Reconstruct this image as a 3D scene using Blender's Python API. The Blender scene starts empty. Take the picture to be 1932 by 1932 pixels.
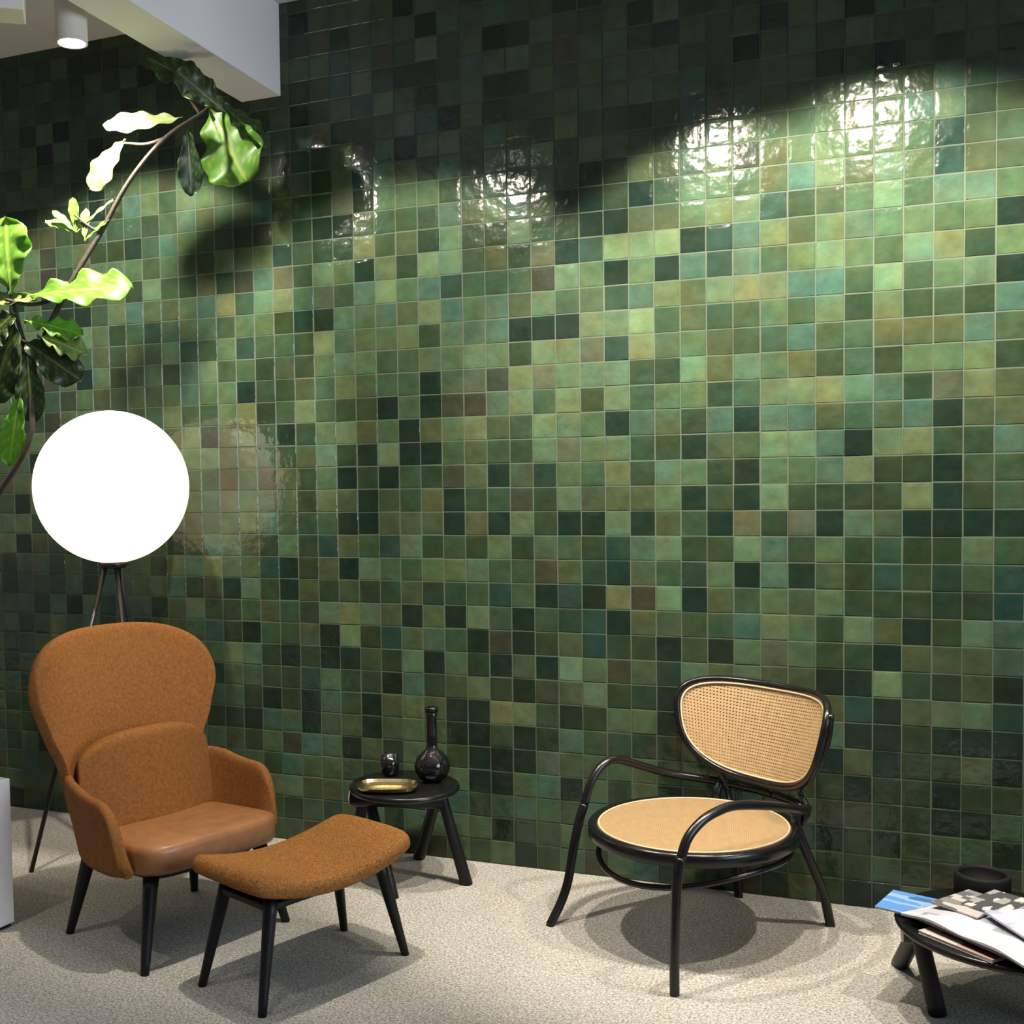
import bpy, bmesh, math, random
from mathutils import Vector, Matrix, noise
random.seed(7)
SC = bpy.context.scene
COL = SC.collection
PI = math.pi

# ------------------------------------------------------------------ camera
cam_d = bpy.data.cameras.new('camera')
cam = bpy.data.objects.new('camera', cam_d); COL.objects.link(cam)
YAW, PITCH, ROLL = -.38992, -.04566, -.01592
fw = Vector((math.sin(YAW)*math.cos(PITCH), math.cos(YAW)*math.cos(PITCH), math.sin(PITCH)))
rt = Vector((math.cos(YAW), -math.sin(YAW), 0)); up = rt.cross(fw)
r2 = rt*math.cos(ROLL) + up*math.sin(ROLL); u2 = up*math.cos(ROLL) - rt*math.sin(ROLL)
m3 = Matrix((r2, u2, -fw)).transposed()
cam.matrix_world = Matrix.Translation((-.3914, -4.5634, 1.6378)) @ m3.to_4x4()
cam_d.sensor_width = 36; cam_d.lens = 36*2152/1932
cam_d.shift_x = (966-768.3)/1932; cam_d.shift_y = (1004.6-966)/1932
SC.camera = cam

# ------------------------------------------------------------------ world, exposure
SC.view_settings.view_transform = 'Standard'
SC.view_settings.look = 'None'
SC.view_settings.exposure = 0.0
SC.view_settings.gamma = 1.0
SC.view_settings.use_curve_mapping = False
wd = bpy.data.worlds.new('world'); SC.world = wd; wd.use_nodes = True
bg = wd.node_tree.nodes['Background']
bg.inputs[0].default_value = (.55, .62, .75, 1); bg.inputs[1].default_value = .015

def area(name, loc, target, sx, sy, power, col):
    l = bpy.data.lights.new(name, 'AREA'); l.shape = 'RECTANGLE'; l.size = sx; l.size_y = sy
    l.energy = power; l.color = col
    o = bpy.data.objects.new(name, l); COL.objects.link(o); o.location = loc
    o.rotation_euler = (Vector(target)-Vector(loc)).to_track_quat('-Z', 'Y').to_euler()
    return o
# daylight coming in from a window to the right of the frame
area('daylight', (3.2, -3.2, 2.3), (-2.0, -2.9, 2.0), 2.6, 2.2, 85, (.70, .82, 1.0)).data.spread = math.radians(90)
# unseen area lamp added behind the camera as ambient fill
area('ambient_fill', (-2.4, -6.3, 3.0), (-2.2, -1.2, .8), 3.0, 1.4, 5, (1, .93, .84))

# ------------------------------------------------------------------ materials
def mat(name, col, rough=.5, metal=0, coat=0, spec=.5, noise_amt=0, noise_scale=30, bump=0, bump_scale=200, sheen=0, trans=0, emit=None, emit_s=0):
    m = bpy.data.materials.new(name); m.use_nodes = True
    nt = m.node_tree; n = nt.nodes; b = n['Principled BSDF']
    b.inputs['Base Color'].default_value = (*col, 1)
    b.inputs['Roughness'].default_value = rough; b.inputs['Metallic'].default_value = metal
    b.inputs['Coat Weight'].default_value = coat; b.inputs['Specular IOR Level'].default_value = spec
    b.inputs['Sheen Weight'].default_value = sheen
    if emit:
        b.inputs['Emission Color'].default_value = (*emit, 1); b.inputs['Emission Strength'].default_value = emit_s
    tc = n.new('ShaderNodeTexCoord')
    if noise_amt:
        t = n.new('ShaderNodeTexNoise'); t.inputs['Scale'].default_value = noise_scale; t.inputs['Detail'].default_value = 6
        nt.links.new(tc.outputs['Object'], t.inputs['Vector'])
        r = n.new('ShaderNodeMapRange'); r.inputs['From Min'].default_value = .3; r.inputs['From Max'].default_value = .7
        r.inputs['To Min'].default_value = 1-noise_amt; r.inputs['To Max'].default_value = 1+noise_amt
        nt.links.new(t.outputs['Fac'], r.inputs['Value'])
        mx = n.new('ShaderNodeVectorMath'); mx.operation = 'SCALE'; mx.inputs[0].default_value = col
        nt.links.new(r.outputs['Result'], mx.inputs['Scale']); nt.links.new(mx.outputs['Vector'], b.inputs['Base Color'])
    if bump:
        t2 = n.new('ShaderNodeTexNoise'); t2.inputs['Scale'].default_value = bump_scale; t2.inputs['Detail'].default_value = 3
        nt.links.new(tc.outputs['Object'], t2.inputs['Vector'])
        bp = n.new('ShaderNodeBump'); bp.inputs['Strength'].default_value = bump; bp.inputs['Distance'].default_value = .002
        nt.links.new(t2.outputs['Fac'], bp.inputs['Height']); nt.links.new(bp.outputs['Normal'], b.inputs['Normal'])
    return m

M_black = mat('black_lacquered_wood', (.005, .005, .0055), .25, spec=.4, bump=.1, bump_scale=60)
M_blackmat = mat('black_stained_oak', (.005, .005, .0055), .45, spec=.28, bump=.25, bump_scale=120)
M_blackmetal = mat('black_metal', (.010, .010, .011), .35)
M_tan = mat('tan_wool', (.215, .083, .020), .85, noise_amt=.22, noise_scale=90, bump=.6, bump_scale=500, spec=.2)
M_leather = mat('tan_leather', (.27, .115, .043), .42, noise_amt=.14, noise_scale=22, bump=.35, bump_scale=160)
M_tweed = mat('tan_tweed', (.24, .10, .024), .8, noise_amt=.5, noise_scale=160, bump=.8, bump_scale=420, spec=.2)
M_cane = mat('woven_cane', (.325, .215, .108), .55, noise_amt=.12, noise_scale=40)
M_canelite = mat('cane_border', (.50, .37, .24), .5)
M_paint = mat('white_paint', (.78, .76, .74), .6)
M_plinth = mat('white_lacquer', (.80, .74, .70), .5)
M_lampbody = mat('white_powder_coat', (.72, .66, .58), .5)
M_oakend = mat('oak_end_grain', (.72, .52, .40), .6, noise_amt=.15, noise_scale=150)
M_brass = mat('brass', (.50, .40, .24), .22, metal=1, bump=.15, bump_scale=40)
M_globe = mat('opal_glass_lit', (.9, .88, .82), .3, emit=(1, .74, .47), emit_s=1.9)
M_lens = mat('spotlight_lens', (.9, .9, .9), .3, emit=(1, .9, .74), emit_s=30)
M_paper = mat('magazine_paper', (.5, .49, .51), .55)
M_pages = mat('magazine_pages', (.70, .66, .60), .7, noise_amt=.2, noise_scale=200)
M_ink = mat('black_magazine_cover', (.02, .02, .025), .25)
M_pot = mat('dark_planter', (.03, .03, .03), .6)
M_bark = mat('fig_bark', (.030, .022, .014), .8, noise_amt=.4, noise_scale=60, bump=.6, bump_scale=90)
M_bowl = mat('matt_black_ceramic', (.004, .004, .0045), .7, spec=.2)
M_soil = mat('potting_soil', (.02, .014, .01), .95)

def glass(name, col):
    m = bpy.data.materials.new(name); m.use_nodes = True
    b = m.node_tree.nodes['Principled BSDF']
    b.inputs['Base Color'].default_value = (*col, 1); b.inputs['Roughness'].default_value = .03
    b.inputs['Transmission Weight'].default_value = .45; b.inputs['IOR'].default_value = 1.5
    return m
M_smoke = glass('smoked_glass', (.010, .010, .012))

def floor_mat():
    m = bpy.data.materials.new('speckled_floor'); m.use_nodes = True
    nt = m.node_tree; n = nt.nodes; b = n['Principled BSDF']; b.inputs['Roughness'].default_value = .75
    b.inputs['Specular IOR Level'].default_value = .25
    tc = n.new('ShaderNodeTexCoord')
    a = n.new('ShaderNodeTexNoise'); a.inputs['Scale'].default_value = 125; a.inputs['Detail'].default_value = 2.5; a.inputs['Roughness'].default_value = .7
    c = n.new('ShaderNodeTexNoise'); c.inputs['Scale'].default_value = 3; c.inputs['Detail'].default_value = 3
    v = n.new('ShaderNodeTexVoronoi'); v.inputs['Scale'].default_value = 110
    for t in (a, c, v): nt.links.new(tc.outputs['Object'], t.inputs['Vector'])
    cr = n.new('ShaderNodeValToRGB')
    e = cr.color_ramp.elements; e[0].position = .34; e[0].color = (.13, .125, .115, 1); e[1].position = .66; e[1].color = (.47, .45, .41, 1)
    e2 = cr.color_ramp.elements.new(.5); e2.color = (.31, .30, .275, 1)
    nt.links.new(a.outputs['Fac'], cr.inputs['Fac'])
    cr2 = n.new('ShaderNodeValToRGB'); cr2.color_ramp.elements[0].color = (.72, .72, .72, 1); cr2.color_ramp.elements[1].color = (1.12, 1.12, 1.1, 1)
    nt.links.new(v.outputs['Color'], cr2.inputs['Fac'])
    mx = n.new('ShaderNodeMix'); mx.data_type = 'RGBA'; mx.blend_type = 'MULTIPLY'; mx.inputs['Factor'].default_value = .8
    nt.links.new(cr.outputs['Color'], mx.inputs['A']); nt.links.new(cr2.outputs['Color'], mx.inputs['B'])
    mr = n.new('ShaderNodeMapRange'); mr.inputs['To Min'].default_value = .85; mr.inputs['To Max'].default_value = 1.12
    nt.links.new(c.outputs['Fac'], mr.inputs['Value'])
    sc = n.new('ShaderNodeVectorMath'); sc.operation = 'SCALE'
    nt.links.new(mx.outputs['Result'], sc.inputs[0]); nt.links.new(mr.outputs['Result'], sc.inputs['Scale'])
    nt.links.new(sc.outputs['Vector'], b.inputs['Base Color'])
    bp = n.new('ShaderNodeBump'); bp.inputs['Strength'].default_value = .4; bp.inputs['Distance'].default_value = .003
    nt.links.new(a.outputs['Fac'], bp.inputs['Height']); nt.links.new(bp.outputs['Normal'], b.inputs['Normal'])
    return m
M_floor = floor_mat()

def tile_mat(name, from_object):
    m = bpy.data.materials.new(name); m.use_nodes = True
    nt = m.node_tree; n = nt.nodes; b = n['Principled BSDF']
    if from_object:
        src = n.new('ShaderNodeObjectInfo').outputs['Color']
    else:
        at = n.new('ShaderNodeAttribute'); at.attribute_name = 'tile_color'; src = at.outputs['Color']
    g = n.new('ShaderNodeNewGeometry')
    t = n.new('ShaderNodeTexNoise'); t.inputs['Scale'].default_value = 14; t.inputs['Detail'].default_value = 4; t.inputs['Roughness'].default_value = .6
    nt.links.new(g.outputs['Position'], t.inputs['Vector'])
    r = n.new('ShaderNodeMapRange'); r.inputs['From Min'].default_value = .3; r.inputs['From Max'].default_value = .7
    r.inputs['To Min'].default_value = .86; r.inputs['To Max'].default_value = 1.36
    nt.links.new(t.outputs['Fac'], r.inputs['Value'])
    s = n.new('ShaderNodeVectorMath'); s.operation = 'SCALE'
    th = n.new('ShaderNodeTexNoise'); th.inputs['Scale'].default_value = 7.5; th.inputs['Detail'].default_value = 3
    nt.links.new(g.outputs['Position'], th.inputs['Vector'])
    ch_ = n.new('ShaderNodeValToRGB'); e_ = ch_.color_ramp.elements
    e_[0].position = .32; e_[0].color = (1.0, .90, .74, 1); e_[1].position = .68; e_[1].color = (.76, 1.0, 1.0, 1)
    nt.links.new(th.outputs['Fac'], ch_.inputs['Fac'])
    vm = n.new('ShaderNodeVectorMath'); vm.operation = 'MULTIPLY'
    nt.links.new(src, vm.inputs[0]); nt.links.new(ch_.outputs['Color'], vm.inputs[1])
    nt.links.new(vm.outputs['Vector'], s.inputs[0]); nt.links.new(r.outputs['Result'], s.inputs['Scale'])
    nt.links.new(s.outputs['Vector'], b.inputs['Base Color'])
    b.inputs['Roughness'].default_value = .13; b.inputs['Specular IOR Level'].default_value = .36
    t2 = n.new('ShaderNodeTexNoise'); t2.inputs['Scale'].default_value = 20; t2.inputs['Detail'].default_value = 2.5; t2.inputs['Roughness'].default_value = .45
    nt.links.new(g.outputs['Position'], t2.inputs['Vector'])
    bp = n.new('ShaderNodeBump'); bp.inputs['Strength'].default_value = .55; bp.inputs['Distance'].default_value = .0065
    nt.links.new(t2.outputs['Fac'], bp.inputs['Height']); nt.links.new(bp.outputs['Normal'], b.inputs['Normal'])
    return m
M_tile_obj = tile_mat('glazed_tile', True)
M_tile_att = tile_mat('glazed_tile_field', False)
M_grout = mat('pale_green_grout', (.044, .060, .040), .8)

def leaf_mat(name, col, tr):
    m = bpy.data.materials.new(name); m.use_nodes = True
    nt = m.node_tree; n = nt.nodes; b = n['Principled BSDF']; out = n['Material Output']
    b.inputs['Base Color'].default_value = (*col, 1); b.inputs['Roughness'].default_value = .38
    at = n.new('ShaderNodeAttribute'); at.attribute_name = 'vein'
    mx = n.new('ShaderNodeMix'); mx.data_type = 'RGBA'
    mx.inputs['A'].default_value = (*col, 1); mx.inputs['B'].default_value = (min(1, col[0]*2.2+.12), min(1, col[1]*1.5+.1), col[2]*1.6+.04, 1)
    nt.links.new(at.outputs['Fac'], mx.inputs['Factor']); nt.links.new(mx.outputs['Result'], b.inputs['Base Color'])
    tl = n.new('ShaderNodeBsdfTranslucent'); tl.inputs['Color'].default_value = (*tr, 1)
    ms = n.new('ShaderNodeMixShader'); ms.inputs[0].default_value = .35
    nt.links.new(b.outputs[0], ms.inputs[1]); nt.links.new(tl.outputs[0], ms.inputs[2]); nt.links.new(ms.outputs[0], out.inputs[0])
    return m
M_leaf = leaf_mat('fig_leaf', (.10, .23, .03), (.35, .75, .04))
M_leafdark = leaf_mat('shaded_fig_leaf', (.022, .055, .012), (.04, .10, .01))  # darker green paints in the shade on unlit leaves
M_leafpale = leaf_mat('lit_fig_leaf', (.19, .27, .085), (.22, .36, .06))  # paler green paints in spotlight on bright leaves; sprouts share it

# ------------------------------------------------------------------ helpers
def thing(name, label, cat, loc=(0, 0, 0), rz=0, group=None):
    o = bpy.data.objects.new(name, None); COL.objects.link(o)
    o.location = loc; o.rotation_euler = (0, 0, rz); o['label'] = label; o['category'] = cat
    if group: o['group'] = group
    o.empty_display_size = .1
    return o
def tag(o, label, cat, group=None):
    o['label'] = label; o['category'] = cat
    if group: o['group'] = group
    return o
def obj(name, bm, m, parent=None, smooth=True, subsurf=0, solid=0, bevel=0):
    me = bpy.data.meshes.new(name)
    bmesh.ops.recalc_face_normals(bm, faces=bm.faces)
    bm.to_mesh(me); bm.free()
    me.materials.append(m)
    if smooth:
        for p in me.polygons: p.use_smooth = True
    o = bpy.data.objects.new(name, me); COL.objects.link(o)
    if parent: o.parent = parent
    if solid:
        md = o.modifiers.new('solid', 'SOLIDIFY'); md.thickness = solid; md.offset = 0
    if bevel:
        md = o.modifiers.new('bevel', 'BEVEL'); md.width = bevel; md.segments = 3; md.limit_method = 'ANGLE'
    if subsurf:
        md = o.modifiers.new('sub', 'SUBSURF'); md.levels = subsurf; md.render_levels = subsurf
    return o
def box(bm, lo, hi, mtx=None):
    vs = [bm.verts.new((x, y, z)) for z in (lo[2], hi[2]) for y in (lo[1], hi[1]) for x in (lo[0], hi[0])]
    for f in ((0, 2, 3, 1), (4, 5, 7, 6), (0, 1, 5, 4), (2, 6, 7, 3), (0, 4, 6, 2), (1, 3, 7, 5)):
        bm.faces.new([vs[i] for i in f])
    if mtx:
        for v in vs: v.co = mtx @ v.co
    return vs
def spline(pts, k=8, closed=False):
    P = [Vector(p) for p in pts]; n = len(P); out = []
    rng = range(n) if closed else range(n-1)
    for i in rng:
        a = P[(i-1) % n] if closed or i > 0 else P[0]*2-P[1]
        b = P[i]; c = P[(i+1) % n]
        d = P[(i+2) % n] if closed or i+2 < n else P[-1]*2-P[-2]
        for j in range(k):
            t = j/k
            out.append(.5*((2*b)+(c-a)*t+(2*a-5*b+4*c-d)*t*t+(3*b-a-3*c+d)*t**3))
    if not closed: out.append(P[-1].copy())
    return out
def tube(bm, pts, r, seg=12, closed=False, caps=True, r1=None):
    n = len(pts); rings = []
    rr = r if callable(r) else (lambda t: r if r1 is None else r+(r1-r)*t)
    prev = None
    for i, p in enumerate(pts):
        a = pts[(i-1) % n] if (closed or i > 0) else pts[i]
        b = pts[(i+1) % n] if (closed or i < n-1) else pts[i]
        t = (Vector(b)-Vector(a)).normalized()
        if prev is None:
            ref = Vector((0, 0, 1)) if abs(t.z) < .9 else Vector((1, 0, 0))
            nx = t.cross(ref).normalized()
        else:
            nx = (prev-t*prev.dot(t)).normalized()
        prev = nx; ny = t.cross(nx); R = rr(i/max(1, n-1))
        rings.append([bm.verts.new(Vector(p)+(nx*math.cos(2*PI*k/seg)+ny*math.sin(2*PI*k/seg))*R) for k in range(seg)])
    for i in range(n if closed else n-1):
        A, B = rings[i], rings[(i+1) % n]
        if closed and i == n-1:   # match seam
            off = min(range(seg), key=lambda o: (A[0].co-B[o].co).length)
            B = B[off:]+B[:off]
        for k in range(seg):
            bm.faces.new((A[k], A[(k+1) % seg], B[(k+1) % seg], B[k]))
    if caps and not closed:
        bm.faces.new(rings[0][::-1]); bm.faces.new(rings[-1])
def lathe(bm, prof, seg=40, c=(0, 0, 0)):
    rings = []
    for r, z in prof:
        if r < 1e-6: rings.append([bm.verts.new((c[0], c[1], c[2]+z))])
        else: rings.append([bm.verts.new((c[0]+r*math.cos(2*PI*k/seg), c[1]+r*math.sin(2*PI*k/seg), c[2]+z)) for k in range(seg)])
    for A, B in zip(rings, rings[1:]):
        for k in range(seg):
            k2 = (k+1) % seg
            if len(A) == 1 and len(B) == 1: continue
            if len(A) == 1: bm.faces.new((A[0], B[k2], B[k]))
            elif len(B) == 1: bm.faces.new((A[k], A[k2], B[0]))
            else: bm.faces.new((A[k], A[k2], B[k2], B[k]))
def sgnpow(v, e): return math.copysign(abs(v)**e, v)

# ------------------------------------------------------------------ setting
bm = bmesh.new(); box(bm, (-7.2, -7.2, -.10), (3.4, .12, 0)); o = obj('floor', bm, M_floor, smooth=False); o['kind'] = 'structure'
bm = bmesh.new(); box(bm, (-7.2, -7.2, 3.755), (3.4, .12, 3.88)); o = obj('ceiling', bm, M_paint, smooth=False); o['kind'] = 'structure'
bm = bmesh.new(); box(bm, (-3.04, -7.2, 3.352), (-2.84, -.001, 3.754)); o = obj('trim_1', bm, M_paint, smooth=False, bevel=.003); o['kind'] = 'structure'
o['label'] = 'white boxed ceiling beam running to the tiled wall'
GROUT_Y = .0022
bm = bmesh.new(); box(bm, (-7.2, GROUT_Y, .0), (3.4, .12, 3.755)); wall = obj('wall_back', bm, M_grout, smooth=False); wall['kind'] = 'structure'
bm = bmesh.new(); box(bm, (-7.3, -7.2, 0), (-7.2, .12, 3.755)); o = obj('wall_left', bm, M_paint, smooth=False); o['kind'] = 'structure'

# glazed tiles: glaze tones by row, right to left; lower rows also carry shade
TILEMAP = [
    [7, 8, 0, 0, 0, 0, 0, 0, 0, 0, 0, 0, 0, 0, 0, 0, 0, 0, 0, 0, 0, 0, 0, 0, 0, 11, 0, 0, 0, 0, 0, 0, 0, 0, 0, 0, 0, 0, 0, 0, 0, 0, 0],
    [7, 0, 11, 0, 0, 0, 0, 0, 0, 0, 0, 0, 0, 0, 0, 0, 0, 0, 0, 0, 0, 0, 0, 0, 0, 9, 12, 8, 0, 0, 0, 0, 0, 0, 0, 0, 0, 0, 0, 0, 0, 0, 0],
    [6, 6, 11, 1, 2, 6, 2, 0, 0, 0, 0, 2, 7, 9, 8, 9, 9, 0, 0, 0, 0, 0, 0, 7, 7, 6, 9, 9, 8, 0, 0, 0, 0, 0, 0, 0, 0, 0, 0, 0, 0, 0, 0],
    [1, 10, 10, 7, 3, 1, 6, 0, 0, 2, 5, 1, 6, 6, 9, 9, 8, 0, 0, 0, 8, 0, 8, 0, 7, 4, 8, 8, 0, 0, 0, 0, 0, 0, 0, 0, 0, 0, 0, 0, 0, 0, 0],
    [9, 1, 7, 1, 1, 10, 5, 0, 0, 10, 11, 9, 3, 3, 3, 11, 9, 12, 8, 0, 7, 2, 3, 8, 2, 9, 1, 2, 8, 0, 0, 0, 0, 0, 0, 0, 0, 0, 0, 0, 0, 0, 0],
    [1, 8, 4, 2, 7, 1, 3, 0, 0, 10, 11, 10, 9, 1, 9, 1, 2, 13, 7, 7, 7, 11, 10, 1, 3, 10, 7, 6, 7, 4, 0, 0, 0, 0, 0, 0, 0, 0, 0, 0, 0, 0, 0],
    [9, 2, 1, 7, 3, 7, 10, 0, 4, 4, 4, 6, 0, 10, 8, 6, 7, 2, 6, 10, 1, 10, 4, 6, 10, 1, 1, 9, 9, 8, 0, 0, 0, 0, 0, 0, 0, 0, 0, 0, 0, 0, 0],
    [10, 8, 7, 8, 0, 0, 0, 0, 1, 7, 7, 6, 7, 3, 2, 4, 9, 9, 9, 10, 10, 2, 8, 5, 1, 1, 1, 4, 8, 7, 7, 0, 0, 0, 0, 0, 0, 0, 0, 0, 0, 0, 0],
    [7, 10, 6, 6, 6, 7, 7, 0, 7, 7, 6, 1, 6, 4, 11, 12, 4, 2, 8, 2, 2, 1, 1, 7, 7, 1, 2, 1, 8, 6, 8, 0, 0, 0, 0, 0, 0, 0, 0, 0, 0, 0, 0],
    [8, 5, 1, 1, 8, 7, 8, 0, 0, 0, 6, 3, 8, 8, 2, 2, 5, 12, 4, 13, 12, 6, 9, 7, 7, 6, 5, 7, 6, 8, 7, 9, 0, 0, 0, 0, 0, 0, 0, 0, 0, 0, 0],
    [6, 4, 12, 8, 10, 2, 4, 4, 4, 7, 8, 1, 1, 7, 2, 8, 2, 7, 2, 10, 13, 13, 9, 1, 9, 8, 8, 7, 4, 7, 8, 4, 5, 0, 0, 0, 0, 0, 0, 0, 0, 0, 0],
    [6, 6, 9, 10, 7, 7, 6, 10, 10, 9, 10, 8, 6, 0, 9, 1, 2, 4, 7, 6, 4, 5, 6, 9, 1, 6, 2, 2, 8, 9, 7, 5, 6, 9, 0, 0, 0, 0, 0, 0, 0, 0, 0],
    [10, 8, 8, 4, 5, 9, 10, 3, 3, 7, 6, 9, 8, 8, 2, 5, 12, 2, 8, 7, 6, 7, 9, 9, 3, 9, 8, 2, 6, 8, 7, 6, 6, 0, 0, 0, 0, 0, 0, 0, 0, 0, 0],
    [7, 7, 9, 8, 8, 4, 10, 1, 1, 9, 8, 1, 2, 8, 5, 7, 1, 11, 6, 9, 6, 13, 8, 7, 9, 8, 9, 1, 8, 6, 13, 7, 13, 0, 0, 0, 0, 0, 0, 0, 0, 0, 0],
    [7, 8, 9, 4, 8, 8, 8, 8, 3, 9, 8, 9, 0, 0, 6, 6, 2, 8, 13, 7, 8, 9, 6, 7, 7, 9, 6, 5, 8, 6, 0, 0, 0, 0, 0, 0, 0, 0, 0, 0, 0, 0, 0],
    [9, 9, 9, 9, 6, 10, 9, 0, 8, 0, 9, 0, 6, 9, 2, 9, 9, 8, 2, 9, 6, 9, 6, 6, 6, 9, 9, 7, 8, 0, 0, 0, 0, 0, 0, 0, 0, 0, 0, 0, 0, 0, 0],
    [7, 2, 8, 8, 7, 8, 1, 0, 0, 0, 0, 0, 0, 0, 0, 0, 0, 0, 0, 0, 0, 0, 0, 0, 0, 0, 0, 0, 0, 0, 0, 0, 0, 0, 0, 0, 0, 0, 0, 0, 0, 0, 0],
    [11, 7, 11, 8, 11, 8, 7, 0, 0, 0, 0, 0, 0, 0, 0, 0, 0, 0, 0, 0, 0, 0, 0, 0, 0, 0, 0, 0, 0, 0, 0, 0, 0, 0, 0, 0, 0, 0, 0, 0, 0, 0, 0],
    [11, 8, 11, 8, 8, 8, 1, 0, 0, 0, 0, 9, 3, 13, 4, 9, 11, 9, 7, 11, 7, 8, 0, 0, 0, 8, 0, 0, 0, 9, 8, 0, 0, 0, 0, 0, 0, 0, 0, 0, 0, 0, 0],
    [10, 2, 8, 9, 6, 2, 8, 0, 0, 0, 0, 7, 6, 6, 9, 11, 11, 7, 9, 0, 0, 0, 0, 9, 6, 2, 4, 0, 8, 0, 6, 7, 8, 0, 4, 0, 0, 0, 0, 0, 0, 0, 0],
    [10, 6, 6, 6, 9, 8, 8, 0, 0, 0, 0, 0, 9, 0, 8, 0, 0, 8, 9, 13, 9, 0, 0, 0, 11, 8, 3, 9, 6, 7, 7, 9, 0, 0, 0, 0, 0, 0, 0, 0, 0, 0, 0],
    [9, 6, 8, 8, 3, 9, 9, 0, 0, 0, 0, 0, 11, 6, 13, 0, 0, 9, 6, 9, 8, 0, 0, 0, 0, 7, 9, 9, 8, 9, 8, 2, 0, 0, 0, 0, 0, 0, 0, 0, 0, 0, 0],
    [11, 2, 2, 6, 9, 11, 0, 0, 0, 0, 0, 0, 9, 8, 8, 2, 6, 13, 9, 8, 0, 0, 0, 10, 9, 8, 0, 0, 0, 8, 7, 0, 0, 0, 0, 0, 0, 0, 0, 0, 0, 0, 0],
    [9, 9, 9, 8, 9, 9, 0, 0, 0, 0, 0, 0, 9, 0, 0, 8, 9, 7, 4, 4, 9, 9, 6, 0, 6, 9, 0, 0, 9, 0, 9, 0, 0, 0, 0, 0, 0, 0, 0, 0, 0, 0, 0],
    [9, 6, 8, 8, 9, 6, 9, 0, 0, 0, 0, 0, 0, 0, 0, 0, 0, 8, 9, 7, 9, 9, 0, 0, 6, 0, 0, 7, 9, 0, 0, 9, 0, 0, 0, 0, 0, 0, 0, 0, 0, 0, 0],
    [8, 8, 9, 8, 8, 9, 8, 0, 0, 0, 0, 0, 0, 0, 0, 0, 0, 0, 9, 9, 9, 0, 0, 0, 0, 0, 0, 0, 0, 0, 0, 0, 0, 0, 0, 0, 0, 0, 0, 0, 0, 0, 0],
    [7, 9, 9, 8, 8, 13, 13, 0, 0, 0, 0, 0, 0, 0, 0, 0, 0, 0, 0, 9, 9, 0, 0, 0, 0, 0, 0, 0, 0, 0, 0, 0, 0, 0, 0, 0, 0, 0, 0, 0, 0, 0, 0],
    [9, 7, 7, 8, 9, 8, 9, 0, 0, 0, 0, 0, 0, 0, 0, 0, 0, 0, 0, 7, 0, 0, 0, 0, 0, 0, 0, 0, 6, 0, 0, 0, 0, 0, 0, 0, 0, 0, 0, 0, 0, 0, 0],
    [0, 0, 13, 8, 7, 8, 8, 0, 0, 0, 0, 0, 0, 0, 0, 0, 0, 0, 0, 9, 0, 0, 0, 0, 0, 0, 0, 0, 0, 0, 0, 0, 0, 0, 0, 0, 0, 0, 0, 0, 0, 0, 0],
    [0, 0, 0, 0, 9, 9, 8, 0, 0, 0, 0, 0, 0, 0, 0, 0, 0, 0, 0, 0, 0, 0, 0, 0, 0, 0, 0, 0, 0, 0, 0, 0, 0, 0, 0, 0, 0, 0, 0, 0, 0, 0, 0]]
# glaze tones: green, light, bright, yellow, pale yellow, olive, mid dark, dark, darkest, teal, deep teal, brown, umber
K_ = .42
TONE = [(a*K_*.87, b*K_*.98, c*K_*1.14) for a, b, c in ((.098, .146, .061), (.125, .180, .086), (.160, .230, .100), (.165, .180, .072), (.126, .157, .063), (.090, .107, .044), (.061, .098, .044),
        (.044, .068, .030), (.021, .038, .023), (.082, .142, .086), (.034, .068, .044), (.122, .120, .062), (.064, .062, .034))]
def tone(r, k):
    ri, ki = r+1, k+1
    ch = 0
    if 0 <= ri < len(TILEMAP) and 0 <= ki < len(TILEMAP[0]): ch = TILEMAP[ri][ki]
    if ch == 0:
        ch = random.choices(range(1, 14), (24, 10, 1, 1, 5, 16, 20, 14, 5, 10, 4, 2, 3))[0]
    c = TONE[ch-1]; j = random.uniform(.88, 1.12); h = random.uniform(-.06, .06)
    g_ = (c[0]+c[1]+c[2])/3; c = [v*.86+g_*.14 for v in c]
    return (c[0]*j*(1+h), c[1]*j, c[2]*j*(1-h), 1)
Z0 = 2.9013
def tile_bm(bm, x0, x1, z0, z1, warp, rng, off=0, tilt=(0, 0)):
    """one hand-cut tile: pillowed face with softened, slightly uneven edges, 26 triangles"""
    g = .0016
    j = lambda: rng.uniform(-.0009, .0009)
    x0 += g+j(); x1 -= g+j(); z0 += g+j(); z1 -= g+j()
    cx, cz = (x0+x1)/2, (z0+z1)/2
    def Y(x, z): return off+(x-cx)*tilt[0]+(z-cz)*tilt[1]
    def ring(d, dy): return [bm.verts.new((x, Y(x, z)+dy, z)) for x, z in ((x0+d, z0+d), (x1-d, z0+d), (x1-d, z1-d), (x0+d, z1-d))]
    a = ring(0, .011); b = ring(0, .0032); c = ring(.0022, .0006); d = ring(.014, warp)
    for A, B in ((a, b), (b, c), (c, d)):
        for i in range(4):
            bm.faces.new((A[i], A[(i+1) % 4], B[(i+1) % 4], B[i]))
    bm.faces.new(d)
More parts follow.
